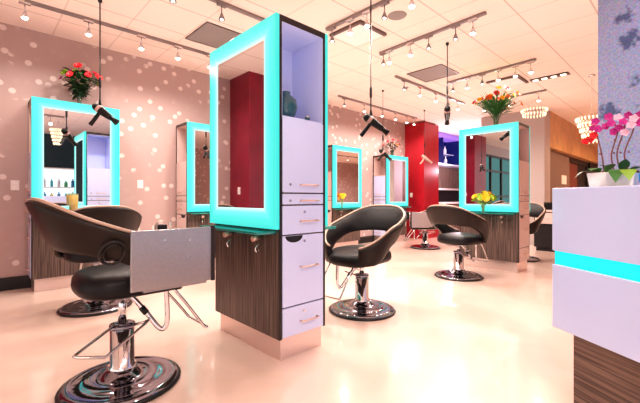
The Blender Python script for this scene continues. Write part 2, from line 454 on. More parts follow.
main_st = station('large double-sided styling station in the centre foreground with white drawers', (1.43, 1.89, 0), 0, W=.87, D=.415, Ht=2.28, double=True, light_over=.04)
station('double-sided lit mirror station at right, topped by the big orange bouquet', (5.63, 1.80, 0), 0, W=.87, D=.47, Ht=2.17, double=True, end_mat='pink_lam', light_over=.0)
R90 = PI/2
station('lit mirror station against the blossom wall at far left, juice glass on its shelf', (1.35, 5.23, 0), R90, W=.9, D=.365, Ht=2.23, end=1, light_over=0)
station('lit mirror station with white drawers on the left wall, next left of the central station', (3.14, 5.20, 0), R90, W=.9, D=.395, Ht=2.20, end=1, end_mat='pink_lam', light_over=0)
station('lit mirror station on the back wall just right of the central station', (6.18, 5.20, 0), R90, W=.9, D=.395, Ht=2.17, end=1, end_mat='pink_lam', light_over=0)
station('lit mirror station beside the red column, red tulips on top', (8.02, 5.20, 0), R90, W=.9, D=.395, Ht=2.12, end=1, light_over=0)

# ------------------------------------------------------------------ styling chairs
def shell_bm():
    """wrap-round back: a leaning loop that drops into two arms and joins the seat; slot 0 leather inside, slot 1 outside"""
    bm = new(); NS = 49; NV = 8
    rows = []
    def lerp_tab(tab, s):
        for (s0, v0), (s1, v1) in zip(tab, tab[1:]):
            if s <= s1:
                k = (s-s0)/(s1-s0); return v0+(v1-v0)*k
        return tab[-1][1]
    zt = [(0, .965), (.15, .945), (.5, .80), (.75, .665), (1, .58)]
    zb = [(0, .725), (.35, .70), (.52, .645), (.70, .47), (1, .44)]
    for i in range(NS):
        q = -1+2*i/(NS-1); s = abs(q); sgn = 1 if q >= 0 else -1
        a = s*PI*.93                      # plan angle from the back
        ca, sa = math.cos(a), math.sin(a)
        px = -.345*(abs(ca)**.8)*(1 if ca >= 0 else -1)*(1. if ca >= 0 else .80)
        py = sgn*.325*(abs(sa)**.75 if s < .5 else (1-.52*max(0, (s-.5)/.5)**2.2))
        nrm = Vector((px/.345, py/.31, 0)).normalized()
        av = lambda tab: sum(lerp_tab(tab, min(1, max(0, abs(s+dd)))) for dd in (-.08, -.04, 0, .04, .08))/5
        t, b = av(zt), av(zb)
        lean = .085*max(0, 1-s*1.2)+.02; th = .030-.012*s
        sec = []
        for k in range(NV+1):             # inside, bottom -> top
            v = k/NV; z = b+(t-b)*v
            off = lean*(v-.35)-.018*math.sin(PI*v)
            sec.append((Vector((px, py, z))+nrm*(off-th*.5), 0))
        sec.append((Vector((px, py, t+.012))+nrm*(lean*.65), 1))
        for k in range(NV, -1, -1):
            v = k/NV; z = b+(t-b)*v
            off = lean*(v-.35)+.006*math.sin(PI*v)
            sec.append((Vector((px, py, z))+nrm*(off+th), 1))
        rows.append([(bm.verts.new(p), m) for p, m in sec])
    n = len(rows[0])
    for A, B in zip(rows, rows[1:]):
        for k in range(n):
            j = (k+1) % n
            f = bm.faces.new([A[k][0], A[j][0], B[j][0], B[k][0]]); f.smooth = True
            f.material_index = 1 if (k > NV or j == 0) else 0
    for r in (rows[0], rows[-1]): bm.faces.new([v for v, _ in r])
    rim = [[v.co.copy() for v, _ in r][NV+1] for r in rows]
    return bm, rim

def chair(label, loc, rz, lift=0., panel=0):
    t = thing('styling_chair', label, 'salon chair', loc, rz, 'hydraulic styling chairs')
    # base, column and piston
    b = new(); lathe(b, [(0, .0), (.315, .0), (.32, .012), (.312, .022), (.300, .022)]); lathe(b, [(.300, .022), (.298, .02)]); base = obj('base', b, 'rubber', t)
    d = new(); lathe(d, [(.303, .021), (.296, .032), (.272, .040), (.262, .036), (.20, .046), (.15, .058), (.14, .054), (.11, .064), (.09, .085), (.078, .10), (0, .10)]); obj('base_cover', d, 'chrome_dark', base)
    c = new(); lathe(c, [(0, .08), (.075, .08), (.073, .115), (.064, .12), (.064, .33), (0, .33)]); col = obj('column', c, 'chrome', t)
    c = new(); lathe(c, [(0, .328), (.067, .328), (.069, .336), (.069, .342), (.066, .350), (.03, .354), (0, .354)]); obj('collar', c, 'chrome_dark', col)
    zs = .45+lift
    c = new(); lathe(c, [(0, .35), (.023, .35), (.023, zs-.02), (0, zs-.02)], n=16); obj('piston', c, 'chrome', t)
    # pump handle: bent wire loop
    p = new(); tube(p, [(.04, -.045, .34), (.085, -.10, .36), (.105, -.12, .372), (.09, -.135, .365), (-.13, -.262, .288), (-.15, -.272, .283), (-.27, -.275, .318), (-.28, -.262, .322), (-.27, -.25, .324), (-.05, -.03, .355)], .0075, 8)
    obj('pump_handle', p, 'chrome_soft', t)
    # seat
    s = new(); box(s, (-.20, -.07, zs-.025), (.16, .07, zs-.002), .004); obj('seat_bracket', s, 'steel', t)
    s = new()
    N = 32; prof = [(0, 0), (.90, 0), (.98, .015), (1.0, .042), (.985, .078), (.93, .105), (.80, .122), (.5, .134), (0, .138)]
    rings = []
    for r, z in prof:
        if r == 0: rings.append([s.verts.new((0.03, 0, zs+z))]); continue
        ring = []
        for i in range(N):
            a = 2*PI*i/N; ca, sa = math.cos(a), math.sin(a)
            e = .62
            x = (.29 if ca > 0 else .27)*math.copysign(abs(ca)**e, ca)*r+.03; y = .262*math.copysign(abs(sa)**e, sa)*r
            ring.append(s.verts.new((x, y, zs+z-.02*(abs(ca)**2 if ca > 0 else 0)*(r > .5))))
        rings.append(ring)
    for A, B in zip(rings, rings[1:]):
        for i in range(N):
            j = (i+1) % N
            f = s.faces.new([A[0], B[j], B[i]] if len(A) == 1 else ([A[i], A[j], B[0]] if len(B) == 1 else [A[i], A[j], B[j], B[i]])); f.smooth = True
    obj('seat', s, 'leather', t)
    sb, rim = shell_bm()
    off = Vector((0, 0, zs-.45))
    for v in sb.verts: v.co += off
    sh = obj('backrest', sb, ['leather', 'leather_brown'], t)
    p = new(); tube(p, [r+off+Vector((0, 0, .003)) for r in rim], .010, 6); obj('rim_highlight', p, 'rim_highlight', sh)  # rim highlight modelled as a pale strip along the shell top
    # footrest: two bent support arms and a thin loop
    f = new()
    for y in (-.12,):
        tube(f, smooth_path([(.02, -.02, zs-.015), (.10, -.07, zs-.13), (.165, -.115, zs-.235), (.195, -.135, zs-.235), (.205, -.14, zs-.18), (.20, -.14, zs-.0)], 6), .0145, 10)
    fo = obj('footrest_arm', f, 'chrome', t)
    f = new(); tube(f, [(.085, -.06, zs-.11), (.11, -.077, zs-.148)], .019, 10); obj('clamp', f, 'rubber', fo)
    f = new(); tube(f, smooth_path([(.22, -.20, zs), (.30, -.205, zs-.11), (.40, -.205, zs-.255), (.425, -.20, zs-.272), (.43, -.10, zs-.275), (.43, .05, zs-.275), (.425, .07, zs-.27), (.36, .075, zs-.18), (.22, .075, zs)], 5), .0085, 8)
    obj('footrest', f, 'chrome', t)
    if panel:
        # flat brushed-metal side panel with a dark front edge, on the near arm
        g = -1. if panel < 0 else 1.      # which arm carries it
        def pb(bm, x0, x1, d0, d1, z0, z1, bev=0.): return box(bm, (x0, min(g*d0, g*d1), zs+z0), (x1, max(g*d0, g*d1), zs+z1), bev)
        p = new(); pb(p, -.065, .372, .370, .386, .06, .365, .003); pn = obj('side_panel', p, 'steel', t, label='flat brushed-metal side panel')
        p = new(); pb(p, .360, .382, .366, .394, .056, .371, .003); obj('panel_edge', p, 'edge', pn)
        p = new(); pb(p, .0, .34, .27, .370, .045, .060); obj('panel_bracket', p, 'steel', pn)
        for (x, z) in ((.10, .31), (.235, .30), (.235, .21)):
            p = new(); tube(p, [(x, g*.385, zs+z), (x, g*.3895, zs+z)], .006, 8); obj('screw', p, 'chrome_soft', pn)
        p = new(); R = .058; cx, cz = -.135, zs+.262
        for r_, w_ in ((R, .007), (R-.018, .004)):
            tube(p, [(cx+r_*math.cos(a), g*(.352+.03*math.sin(a)), cz+r_*math.sin(a)) for a in [2*PI*i/24 for i in range(24)]], w_, 6, closed=True)
        obj('trim_ring', p, 'rubber', sh)
        p = new(); pb(p, .29, .36, -.33, -.26, .17, .345, .01); ar = obj('armrest_post', p, 'rubber', t)
        p = new(); tube(p, [(.28, -g*.25, zs+.03), (.28, -g*.25, zs+.36), (.37, -g*.25, zs+.36), (.37, -g*.25, zs+.03)], .008, 8); tube(p, [(.28, -g*.25, zs+.03), (.20, -g*.15, zs+.03)], .008, 8); obj('post_rail', p, 'chrome', ar)
    return t

EAST = 0.
chair('black styling chair with a flat metal side panel, large in the left foreground', (.617, 2.325, 0), 0., .10, -1)
chair('brown-backed styling chair facing the far-left mirror, half hidden by the foreground chair', (.86, 4.12, 0), R90, .03)
chair('tan-highlighted black styling chair just right of the central station, turned toward it', (2.69, 2.25, 0), PI+.08, .03)
chair('brown-backed styling chair facing the right-hand station with the orange bouquet', (4.81, 2.30, 0), -.1, .01)
chair('small distant styling chair with a metal side panel in front of the red column', (7.05, 4.12, 0), R90+.75, -.03, 1)
chair('dark styling chair mostly hidden behind the right-hand station', (6.98, 2.22, 0), PI, .02)

# ------------------------------------------------------------------ hair dryers on ceiling cords
def dryer(label, loc, rz, body='dryer', thick=True):
    """loc = cord end, the dryer hangs under it; cord runs up to the ceiling"""
    t = thing('hair_dryer', label, 'hair dryer', loc, rz, 'hair dryers hanging from ceiling cords')
    ax = Vector((.80, 0, -.60)); ax.normalize()
    rot = ax.to_track_quat('Z', 'Y').to_matrix().to_4x4()
    bm = new(); lathe(bm, [(0, -.085), (.024, -.08), (.036, -.064), (.040, -.035), (.039, .04), (.032, .11), (.026, .145), (0, .145)], n=18, mat=Matrix.Translation((.0, 0, -.05)) @ rot)
    bo = obj('barrel', bm, body, t)
    bm = new(); lathe(bm, [(.0, .14), (.025, .14), (.023, .165), (.033, .215), (0, .215)], n=18, mat=Matrix.Translation((.0, 0, -.05)) @ rot, sx=1.0); obj('nozzle', bm, body, bo)
    bm = new(); tube(bm, smooth_path([(.0, 0, -.07), (-.035, 0, -.12), (-.085, 0, -.185), (-.10, 0, -.205)], 4), [.018]*4+[.0195]*4+[.021]*4+[.017], 12); obj('handle', bm, body, t)
    bm = new(); lathe(bm, [(.039, -.028), (.0425, -.02), (.0425, .0), (.039, .008)], n=18, mat=Matrix.Translation((.0, 0, -.05)) @ rot); obj('collar', bm, 'dryer_pink', bo)
    bm = new(); tube(bm, [(0, 0, -.03), (0, 0, .12), (0, 0, H-loc[2]-.001)], .0065 if thick else .004, 8)
    lathe(bm, [(0, -.02), (.016, -.015), (.013, .03), (.007, .06)], n=12); lathe(bm, [(.007, .17), (.013, .19), (.013, .27), (.007, .29)], n=12)
    lathe(bm, [(0, H-loc[2]-.03), (.02, H-loc[2]-.03), (.02, H-loc[2])], n=12)
    obj('cord', bm, 'rubber', t)
    return t
CR = YAW   # image-right direction
dryer('black hair dryer on a long cord in front of the far-left mirror', (.92, 4.25, 2.035), CR)
dryer('black hair dryer hanging right of the central station, nozzle to the right', (2.86, 2.275, 1.905), CR)
dryer('black hair dryer hanging end-on above the chair at the right-hand station', (4.49, 2.30, 2.27), CR+1.25)
dryer('small black hair dryer hanging before the mirror with the red tulips', (5.58, 4.15, 1.99), CR+.35, thick=False)
dryer('small taupe hair dryer hanging against the red column', (7.53, 4.42, 2.07), CR, 'dryer_tan', thick=False)
dryer('black hair dryer seen reflected in the mirror left of the central station', (3.0, 4.2, 2.0), CR, thick=False)

# ------------------------------------------------------------------ track lighting
LIGHTS = []
head_mesh = {}
def track(label, p0, p1, heads, z=H, E=1.):
    a = Vector((p0[0], p0[1], 0)); b = Vector((p1[0], p1[1], 0)); L_ = (b-a).length
    t = thing('track_light', label, 'track light', (p0[0], p0[1], z), math.atan2((b-a).y, (b-a).x), 'ceiling track lights')
    rm = new(); box(rm, (0, -.02, -.032), (L_, .02, 0), .003)
    obj('rail', rm, 'track', t)
    for s, kind in heads:
        x = s*L_
        hm = new(); box(hm, (x-.05, -.022, -.05), (x+.05, .022, -.03), .003)
        tube(hm, [(x, 0, -.05), (x, 0, -.135)], .006, 8)
        lathe(hm, [(0, -.125), (.012, -.128), (.02, -.15), (.033, -.19), (.030, -.19)], c=(x, 0, 0), n=14)
        ho = obj('spot_head', hm, 'chrome_soft' if kind else 'track', t)
        bm = new(); ball(bm, (x, 0, -.188), (.030, .030, .022) if kind else (.017, .017, .006), seg=12); obj('bulb', bm, 'bulb', ho)
        wpt = a+(b-a).normalized()*x
        LIGHTS.append((wpt.x, wpt.y, z-.225, E))
    return t
track('longest track light, over the blossom wall at upper left', (.36, 4.78), (2.75, 4.78), [(.0, 1), (.235, 1), (.47, 1), (.66, 1), (.85, 1)])
track('track light crossing the top of the photo left of the central station', (1.2, 3.43), (3.0, 3.43), [(.08, 0), (.36, 0), (.7, 1), (.93, 1)])
track('track light just right of the central station, cut by the top edge', (3.05, 3.10), (3.05, 1.75), [(.07, 0), (.28, 1), (.46, 1), (.63, 0), (.87, 1)])
track('broad track light over the middle of the room', (4.10, 3.10), (4.04, 1.62), [(.04, 0), (.11, 1), (.34, 1), (.52, 0), (.76, 0), (.90, 1)])
track('track light running away from the grey vent toward the bouquet', (5.05, 3.5), (7.6, 3.5), [(.10, 0), (.30, 1), (.52, 1), (.72, 0), (.88, 1)])
track('track light right above the big orange bouquet', (6.0, 3.08), (5.92, 1.66), [(.08, 0), (.26, 1), (.44, 0), (.62, 1), (.80, 1), (.95, 1)])
track('track light in front of the back blossom wall, left of the red column', (5.2, 4.95), (8.1, 4.98), [(.06, 0), (.28, 1), (.50, 1), (.68, 1), (.85, 1), (.96, 1)])
track('short distant track light beside the round chandelier', (7.8, 3.3), (7.75, 2.0), [(.1, 1), (.5, 1), (.9, 1)])
track('added track light far off in the waiting area, fill for the mirrored wall', (11.5, -1.5), (15.5, -1.5), [(.1, 1), (.4, 1), (.7, 1), (.95, 1)], E=4.)  # added out of frame to brighten the wall a back mirror shows
# unseen track behind the camera, strengthened as frontal fill
track('unseen track light behind the camera, frontal fill over the reception desk', (-1.2, -.6), (1.6, -.6), [(.1, 1), (.5, 1), (.9, 1)], E=2.4)

# ------------------------------------------------------------------ ceiling fittings
def grille(label, x0, x1, y0, y1):
    t = thing('ceiling_vent', label, 'ceiling vent', (x0, y0, H), 0)
    bx('vent_panel', (0, 0, -.008), (x1-x0, y1-y0, -.0005), 'vent', t)
    fb = new(); w_ = .018
    for a, b in (((0, 0), (x1-x0, w_)), ((0, y1-y0-w_), (x1-x0, y1-y0)), ((0, w_), (w_, y1-y0-w_)), ((x1-x0-w_, w_), (x1-x0, y1-y0-w_))):
        box(fb, (a[0], a[1], -.013), (b[0], b[1], -.0004))
    obj('vent_frame', fb, 'track', t)
grille('grey ceiling vent left of the central station', 1.93, 2.56, 3.93, 4.53)
grille('grey ceiling vent in the middle, near the big bouquet', 5.12, 5.72, 2.72, 3.33)
def drop_panel(label, x0, y0, s):
    t = thing('ceiling_fixture', label, 'ceiling light', (x0, y0, H), 0)
    bx('panel', (.02, .02, -.012), (s, s, -.001), 'fix_white', t, .003)
    fb = new(); box(fb, (-.02, -.02, -.03), (.02, s, -.002)); box(fb, (.02, -.02, -.03), (s, .02, -.002)); obj('edge_trim', fb, 'fix_edge', t)
drop_panel('square pale ceiling panel with dark edges right of the central station', 3.2, 2.7, .48)
drop_panel('square pale ceiling panel with dark edges behind the big bouquet', 6.5, 2.1, .5)
t = thing('ceiling_speaker', 'round grey ceiling speaker left of the middle track light', 'speaker', (3.41, 2.34, H))
b = new(); lathe(b, [(0, -.012), (.085, -.012), (.10, -.006), (.105, 0)], n=28); obj('speaker_grille', b, 'vent', t)
t = thing('recessed_light', 'row of four recessed lamps in a dark tray at upper right', 'ceiling light', (6.98, 1.48, H))
bx('tray', (-.07, 0, -.02), (.07, .56, -.0005), 'fix_edge', t, .003)
for k in range(4):
    b = new(); lathe(b, [(0, -.026), (.035, -.026), (.045, -.019)], c=(0, .08+.135*k, 0), n=16); obj('lamp', b, 'bulb_soft', t)
for x, y, lab in ((8.4, 1.25, 'tiny dark ceiling sensor near the wallpapered wall'), (5.75, 3.75, 'small round ceiling sprinkler beside the middle vent')):
    b = new(); lathe(b, [(0, -.035), (.02, -.035), (.028, -.012), (.04, -.008), (.045, 0)], c=(x, y, H), n=16); tag(obj('ceiling_sensor', b, 'track'), lab, 'sensor')

def chandelier(label, loc, R, tiers, rz=0.):
    t = thing('chandelier', label, 'chandelier', loc, rz, 'crystal chandeliers')
    b = new(); lathe(b, [(0, H-loc[2]), (.05, H-loc[2]), (.05, H-loc[2]-.02), (.006, H-loc[2]-.03), (.006, .05), (0, .05)], n=14); obj('stem', b, 'chrome', t)
    b = new()
    for k in range(tiers): 
        r = R*(1-.13*k); tube(b, [(r*math.cos(a), r*math.sin(a), -.09*k) for a in [2*PI*i/24 for i in range(24)]], .008, 6, closed=True)
    for i in range(3):
        a = 2*PI*i/3; tube(b, [(0, 0, .05), (R*math.cos(a), R*math.sin(a), 0)], .004, 6)
    obj('ring_frame', b, 'brass', t)
    b = new(); rnd = random.Random(3)
    for k in range(tiers):
        r = R*(1-.13*k)
        n = int(26*r/R)
        for i in range(n):
            a = 2*PI*i/n
            lathe(b, [(0, 0), (.014, -.02), (.009, -.05), (0, -.075)], c=(r*math.cos(a), r*math.sin(a), -.09*k), n=6)
    o = obj('crystals', b, 'crystal', t, kind='stuff')
    return t
chandelier('round crystal chandelier to the right of the big bouquet', (8.5, 2.42, 2.95), .24, 2)
chandelier('crystal chandelier half hidden by the wallpapered wall', (7.4, 1.25, 2.42), .22, 5)
chandelier('crystal chandelier reflected at the left in the far-left mirror', (1.55, -1.4, 2.92), .15, 5)

# ------------------------------------------------------------------ flowers
def bloom_bm(r, layers=2, petals=9, cup=.35):
    b = new()
    for l in range(layers):
        for i in range(petals):
            a = 2*PI*(i+.5*l)/petals; rr = r*(1-.28*l); up = cup*rr*(1+l)
            d = Vector((math.cos(a), math.sin(a), 0)); n = Vector((-d.y, d.x, 0)); w_ = rr*.46
            pts = [d*.12*rr, d*.6*rr+n*w_+Vector((0, 0, up*.6)), d*rr+Vector((0, 0, up)), d*.6*rr-n*w_+Vector((0, 0, up*.6))]
            vs = [b.verts.new(p) for p in pts]; b.faces.new(vs)
    ball(b, (0, 0, r*.12), (r*.26, r*.26, r*.2), seg=8)
    return b
def leaf(b, p, d, L_, w_, droop=.3):
    d = Vector(d).normalized(); side = d.cross(Vector((0, 0, 1)))
    side = side.normalized() if side.length > 1e-3 else Vector((1, 0, 0))
    pts = []; n = 5
    for i in range(n+1):
        k = i/n; c = Vector(p)+d*L_*k-Vector((0, 0, droop*L_*k*k)); ww = w_*math.sin(PI*min(1, .08+k*.92))
        pts.append((b.verts.new(c+side*ww), b.verts.new(c-side*ww)))
    for A, B in zip(pts, pts[1:]):
        f = b.faces.new([A[0], B[0], B[1], A[1]]); f.smooth = True
def bouquet(label, loc, height, spread, cols, nb, br, vase_h=.13, leafm='leaf', nl=50, grass=False, seed=1, vase_r=.035, cat='flowers', scatter=.72):
    rnd = random.Random(seed)
    t = thing('flower_bouquet', label, cat, loc)
    b = new(); lathe(b, [(0, 0), (vase_r*.8, 0), (vase_r*.85, .01), (vase_r*.7, vase_h*.5), (vase_r, vase_h), (vase_r*.92, vase_h), (vase_r*.62, vase_h*.5), (vase_r*.7, .014), (0, .014)], n=18); obj('vase', b, 'vase_glass', t)
    heads = []
    for i in range(nb):
        a = 2*PI*i*.618; k = math.sqrt((i+.5)/nb)
        x, y = spread*k*math.cos(a), spread*k*math.sin(a)
        heads.append(Vector((x, y, height*(1-.30*k*k)+rnd.uniform(-.05, .03)*height/.4)))
    s = new()
    for h in heads: tube(s, smooth_path([(h.x*.05, h.y*.05, .015), (h.x*.25, h.y*.25, vase_h*1.05), tuple(h)], 3), .003, 5)
    obj('stems', s, leafm, t)
    fo = new()
    for i in range(nl):
        a = rnd.uniform(0, 2*PI); k = rnd.uniform(.1, scatter); z = rnd.uniform(vase_h*.95, height*.86)
        kk = k*min(1., .25+(z-vase_h)/(height-vase_h))
        if grass: leaf(fo, (0, 0, vase_h*.9), (math.cos(a)*spread*rnd.uniform(.3, 1.25), math.sin(a)*spread*rnd.uniform(.3, 1.25), height*.9-vase_h), height*rnd.uniform(.6, 1.0), .009, .22)
        else: leaf(fo, (spread*kk*math.cos(a), spread*kk*math.sin(a), z), (math.cos(a), math.sin(a), rnd.uniform(-.3, .7)), rnd.uniform(.5, .9)*spread*.55, spread*.11, .3)
    if grass:
        for i in range(70):
            a = rnd.uniform(0, 2*PI); k = rnd.uniform(.1, .8); z = rnd.uniform(vase_h, height*.9)
            leaf(fo, (spread*k*.7*math.cos(a), spread*k*.7*math.sin(a), z), (math.cos(a), math.sin(a), .4), .13, .022, .3)
    obj('foliage', fo, leafm, t, kind='stuff')
    meshes = {}
    for i, h in enumerate(heads):
        c = cols[i % len(cols)]
        if c not in meshes:
            o = obj('bloom', bloom_bm(br), 'pet_'+c, t); meshes[c] = o
        else:
            o = meshes[c].copy(); C.objects.link(o); o.parent = t
        o.location = h; d = Vector((h.x, h.y, height*.35)).normalized()
        d = (d+Vector((-.3, -.35, 0))).normalized()
        o.rotation_euler = d.to_track_quat('Z', 'Y').to_euler(); sc = rnd.uniform(.75, 1.2); o.scale = (sc, sc, sc)
    return t
bouquet('red, pink and lime bouquet on top of the far-left mirror', (.93, 5.33, 2.232), .47, .23, ['red', 'lime', 'pink', 'red', 'magenta', 'lime', 'red', 'pink'], 17, .048, .14, 'leaf_dark', 170, seed=4)
bouquet('large orange, yellow and red bouquet on top of the right-hand station', (5.86, 2.20, 2.172), .56, .36, ['orange', 'yellow', 'red', 'orange', 'yellow', 'orange', 'red'], 26, .045, .20, 'leaf', 160, grass=True, seed=8, vase_r=.05)
bouquet('small bunch of red tulips on top of the mirror by the red column', (7.62, 5.38, 2.122), .42, .22, ['red', 'red', 'orange', 'red'], 9, .045, .16, 'leaf_dark', 70, seed=5, vase_r=.06)
bouquet('yellow-green flowers on the glass shelf of the right-hand station', (5.55, 2.27, .864), .28, .16, ['lime', 'yellow', 'lime', 'yellow'], 11, .06, .10, 'leaf_lime', 40, seed=6, vase_r=.028).scale = (.45, 1, 1)
bouquet('small yellow flowers on the glass shelf just right of the central station', (5.48, 5.115, .864), .30, .09, ['yellow', 'yellow', 'orange'], 7, .055, .11, 'leaf_lime', 14, seed=9, vase_r=.028).scale = (1, .55, 1)

# juice glass on the far-left shelf
t = thing('juice_glass', 'tall glass of orange juice on the far-left mirror shelf', 'drink', (.835, 5.13, .864))
b = new(); lathe(b, [(0, 0), (.042, 0), (.054, .27), (.051, .27), (.040, .006), (0, .006)], n=18); obj('glass', b, 'vase_glass', t)
b = new(); lathe(b, [(0, .008), (.0395, .008), (.0495, .255), (0, .255)], n=18); obj('juice', b, 'juice', t)
# round teal vase in the niche of the central station
t = thing('round_vase', 'round dark teal vase in the open niche of the central station', 'vase', (1.565, 2.0, 1.6245)); t.scale = (1.15, 1.15, 1.15)
b = new(); lathe(b, [(0, 0), (.035, 0), (.06, .03), (.075, .075), (.066, .12), (.035, .148), (.025, .16), (.030, .168), (.024, .168), (.02, .155), (0, .15)], n=24); obj('vase_body', b, 'vase_blue', t)
t = thing('cream_jar', 'tiny glass jar beside the teal vase in the niche', 'jar', (1.70, 1.922, 1.6245))
b = new(); lathe(b, [(0, 0), (.018, 0), (.02, .02), (.014, .026), (0, .026)], n=14); obj('jar_body', b, 'vase_blue', t)
b = new(); lathe(b, [(0, .026), (.016, .026), (.016, .036), (0, .036)], n=14); obj('lid', b, 'chrome', t)
# small bottles and a tray on the shelf left of centre
for k, (x, c, hh, lab) in enumerate(((2.62, 'green', .07, 'small green bottle on the shelf left of the central station'), (2.72, 'white', .09, 'small white bottle on the shelf left of the central station'))):
    t = thing('lotion_bottle', lab, 'bottle', (x, 5.12, .864))
    b = new(); lathe(b, [(0, 0), (.022, 0), (.024, .01), (.022, hh*.7), (.010, hh*.82), (0, hh*.82)], n=14); obj('bottle_body', b, 'bot_'+c, t)
    b = new(); lathe(b, [(0, hh*.82), (.009, hh*.82), (.009, hh), (0, hh)], n=12); obj('cap', b, 'chrome', t)

# wall outlets
def outlet(label, loc, rz):
    t = thing('wall_outlet', label, 'outlet', loc, rz)
    bx('cover_plate', (-.04, -.006, -.06), (.04, 0, .06), 'plate', t, .002)
    for z in (-.025, .025):
        b = new(); box(b, (-.017, -.008, z-.014), (.017, -.005, z+.014), .001); obj('socket', b, 'white', t)
outlet('white wall outlet left of the far-left mirror', (.33, 5.599, 1.23), 0)
outlet('white wall outlet on the red column', (8.529, 5.4, 1.16), -R90)
outlet('white wall outlet between the far-left mirror and the next station', (1.72, 5.599, 1.28), 0)
outlet('white outlet on the crimson column reflected in the central mirror', (-.369, 5.3, 1.2), R90)
t = thing('door_sign', 'blank pale rectangular plate on the brown corridor wall', 'sign', (11.5, 2.559, 1.57))
bx('sign_plate', (-.24, -.012, -.12), (.24, 0, .12), 'plate', t, .003)
t = thing('floor_drain', 'small brown oval floor outlet in front of the right-hand station', 'floor drain', (5.66, 1.30, 0.0))
b = new(); lathe(b, [(0, .006), (.07, .006), (.085, .0)], n=20); lathe(b, [(0, .008), (.02, .008), (.025, .006)], n=12); obj('drain_cover', b, 'brass', t)

# ------------------------------------------------------------------ bar behind the red column
t = thing('wall_cabinet', 'blue-lit bottle cabinet with purple top behind the red column', 'cabinet', (9.35, 5.45, 0))
bx('back_panel', (0, .46, 2.12), (3.2, .49, 3.08), 'bar_blue', t)
bx('purple_header', (0, .05, 2.95), (3.2, .45, 3.08), 'bar_purple', t)
b = new(); box(b, (0, .02, 2.10), (3.2, .46, 2.15)); box(b, (0, .2, 2.48), (3.2, .46, 2.50)); obj('shelf', b, 'lav', t)
for k in range(4): bx('divider', (.02+k*1.05, .03, 2.15), (.05+k*1.05, .46, 2.95), 'bar_blue', t)
rnd = random.Random(2)
bot = None
for z, row in ((2.152, 'lower'), (2.502, 'upper')):
    for k in range(8):
        c = ['white', 'blue', 'aqua', 'white'][(k+int(z*10)) % 4]; hh = rnd.uniform(.22, .30)
        x = 9.62+k*.20+rnd.uniform(-.03, .03)
        b = new(); lathe(b, [(0, 0), (.045, 0), (.048, .02), (.045, hh*.6), (.018, hh*.75), (.016, hh*.95), (.02, hh), (0, hh)], n=12)
        tag(obj('spirit_bottle', b, 'bot_'+c), 'bottle on the %s shelf of the blue-lit cabinet behind the red column' % row, 'bottle', 'bottles on the %s blue-lit shelf' % row).location = (x, 5.72, z)
t = thing('bar_counter', 'dark sink counter with white top beyond the red column', 'counter', (9.35, 5.2, 0))
bx('counter_body', (0, .05, 0), (3.2, .7, .9), 'bar_wood', t)
bx('counter_top', (0, 0, .9), (3.2, .72, .95), 'white', t, .004)
bx('splashback', (0, .70, .95), (3.2, .73, 1.34), 'dark', t)
bx('ledge', (0, .62, 1.34), (3.2, .74, 1.40), 'white', t, .003)
t = thing('bar_tap', 'chrome swan-neck tap on the dark sink counter', 'tap', (9.95, 5.6, .951))
b = new(); tube(b, smooth_path([(0, 0, 0), (0, 0, .2), (0, -.03, .26), (0, -.1, .26), (0, -.13, .2), (0, -.13, .17)], 5), .014, 10); lathe(b, [(0, 0), (.03, 0), (.03, .03), (.015, .04)], n=14); obj('spout', b, 'chrome', t)
b = new(); tube(b, [(.02, 0, .06), (.08, 0, .1)], .008, 8); obj('lever', b, 'chrome', t)

# low console beyond the right-hand station
t = thing('console_table', 'low dark console with light drawer fronts right of the right-hand station', 'console', (8.35, 1.98, 0), 0)
bx('console_top', (-.02, -.02, .80), (.62, .42, .84), 'pink_lam', t, .004)
bx('console_body', (0, 0, .08), (.6, .4, .80), 'dark', t)
for z0, z1 in ((.56, .78),):
    f = bx('drawer', (-.012, .02, z0), (.001, .38, z1), 'pink_lam', t, .003)
    b = new(); tube(b, [(-.012, .12, .67), (-.035, .12, .67), (-.035, .28, .67), (-.012, .28, .67)], .006, 6); obj('handle', b, 'chrome_soft', f)
bx('plinth', (.03, .03, 0), (.57, .37, .08), 'dark', t)
t = thing('black_box', 'small black box standing on the distant low console', 'box', (8.45, 2.12, .841))
bx('box_body', (-.07, -.09, 0), (.07, .09, .13), 'dryer', t, .01)
b = new(); box(b, (-.075, -.095, .13), (.075, .095, .15), .006); obj('lid', b, 'dryer', t)

# ------------------------------------------------------------------ reception desk
DZ = math.radians(-122.5)
t = thing('reception_desk', 'glossy white reception desk with a glowing cyan band at right', 'desk', (2.19, .54, 0), DZ)
bx('upper_front', (0, 0, .806), (2.3, .62, 1.132), 'desk_white', t, .004)
bx('lower_front', (0, 0, .408), (2.3, .62, .736), 'desk_white', t, .004)
bx('light_band', (.006, .012, .736), (2.29, .6, .806), 'band', t, label='glowing cyan light band')
bx('base', (.11, .02, 0), (2.28, .58, .408), 'wood_h', t, label='dark wood desk base')
def dk(x, y, z):
    c, s = math.cos(DZ), math.sin(DZ); return (2.19+c*x-s*y, .54+s*x+c*y, z)
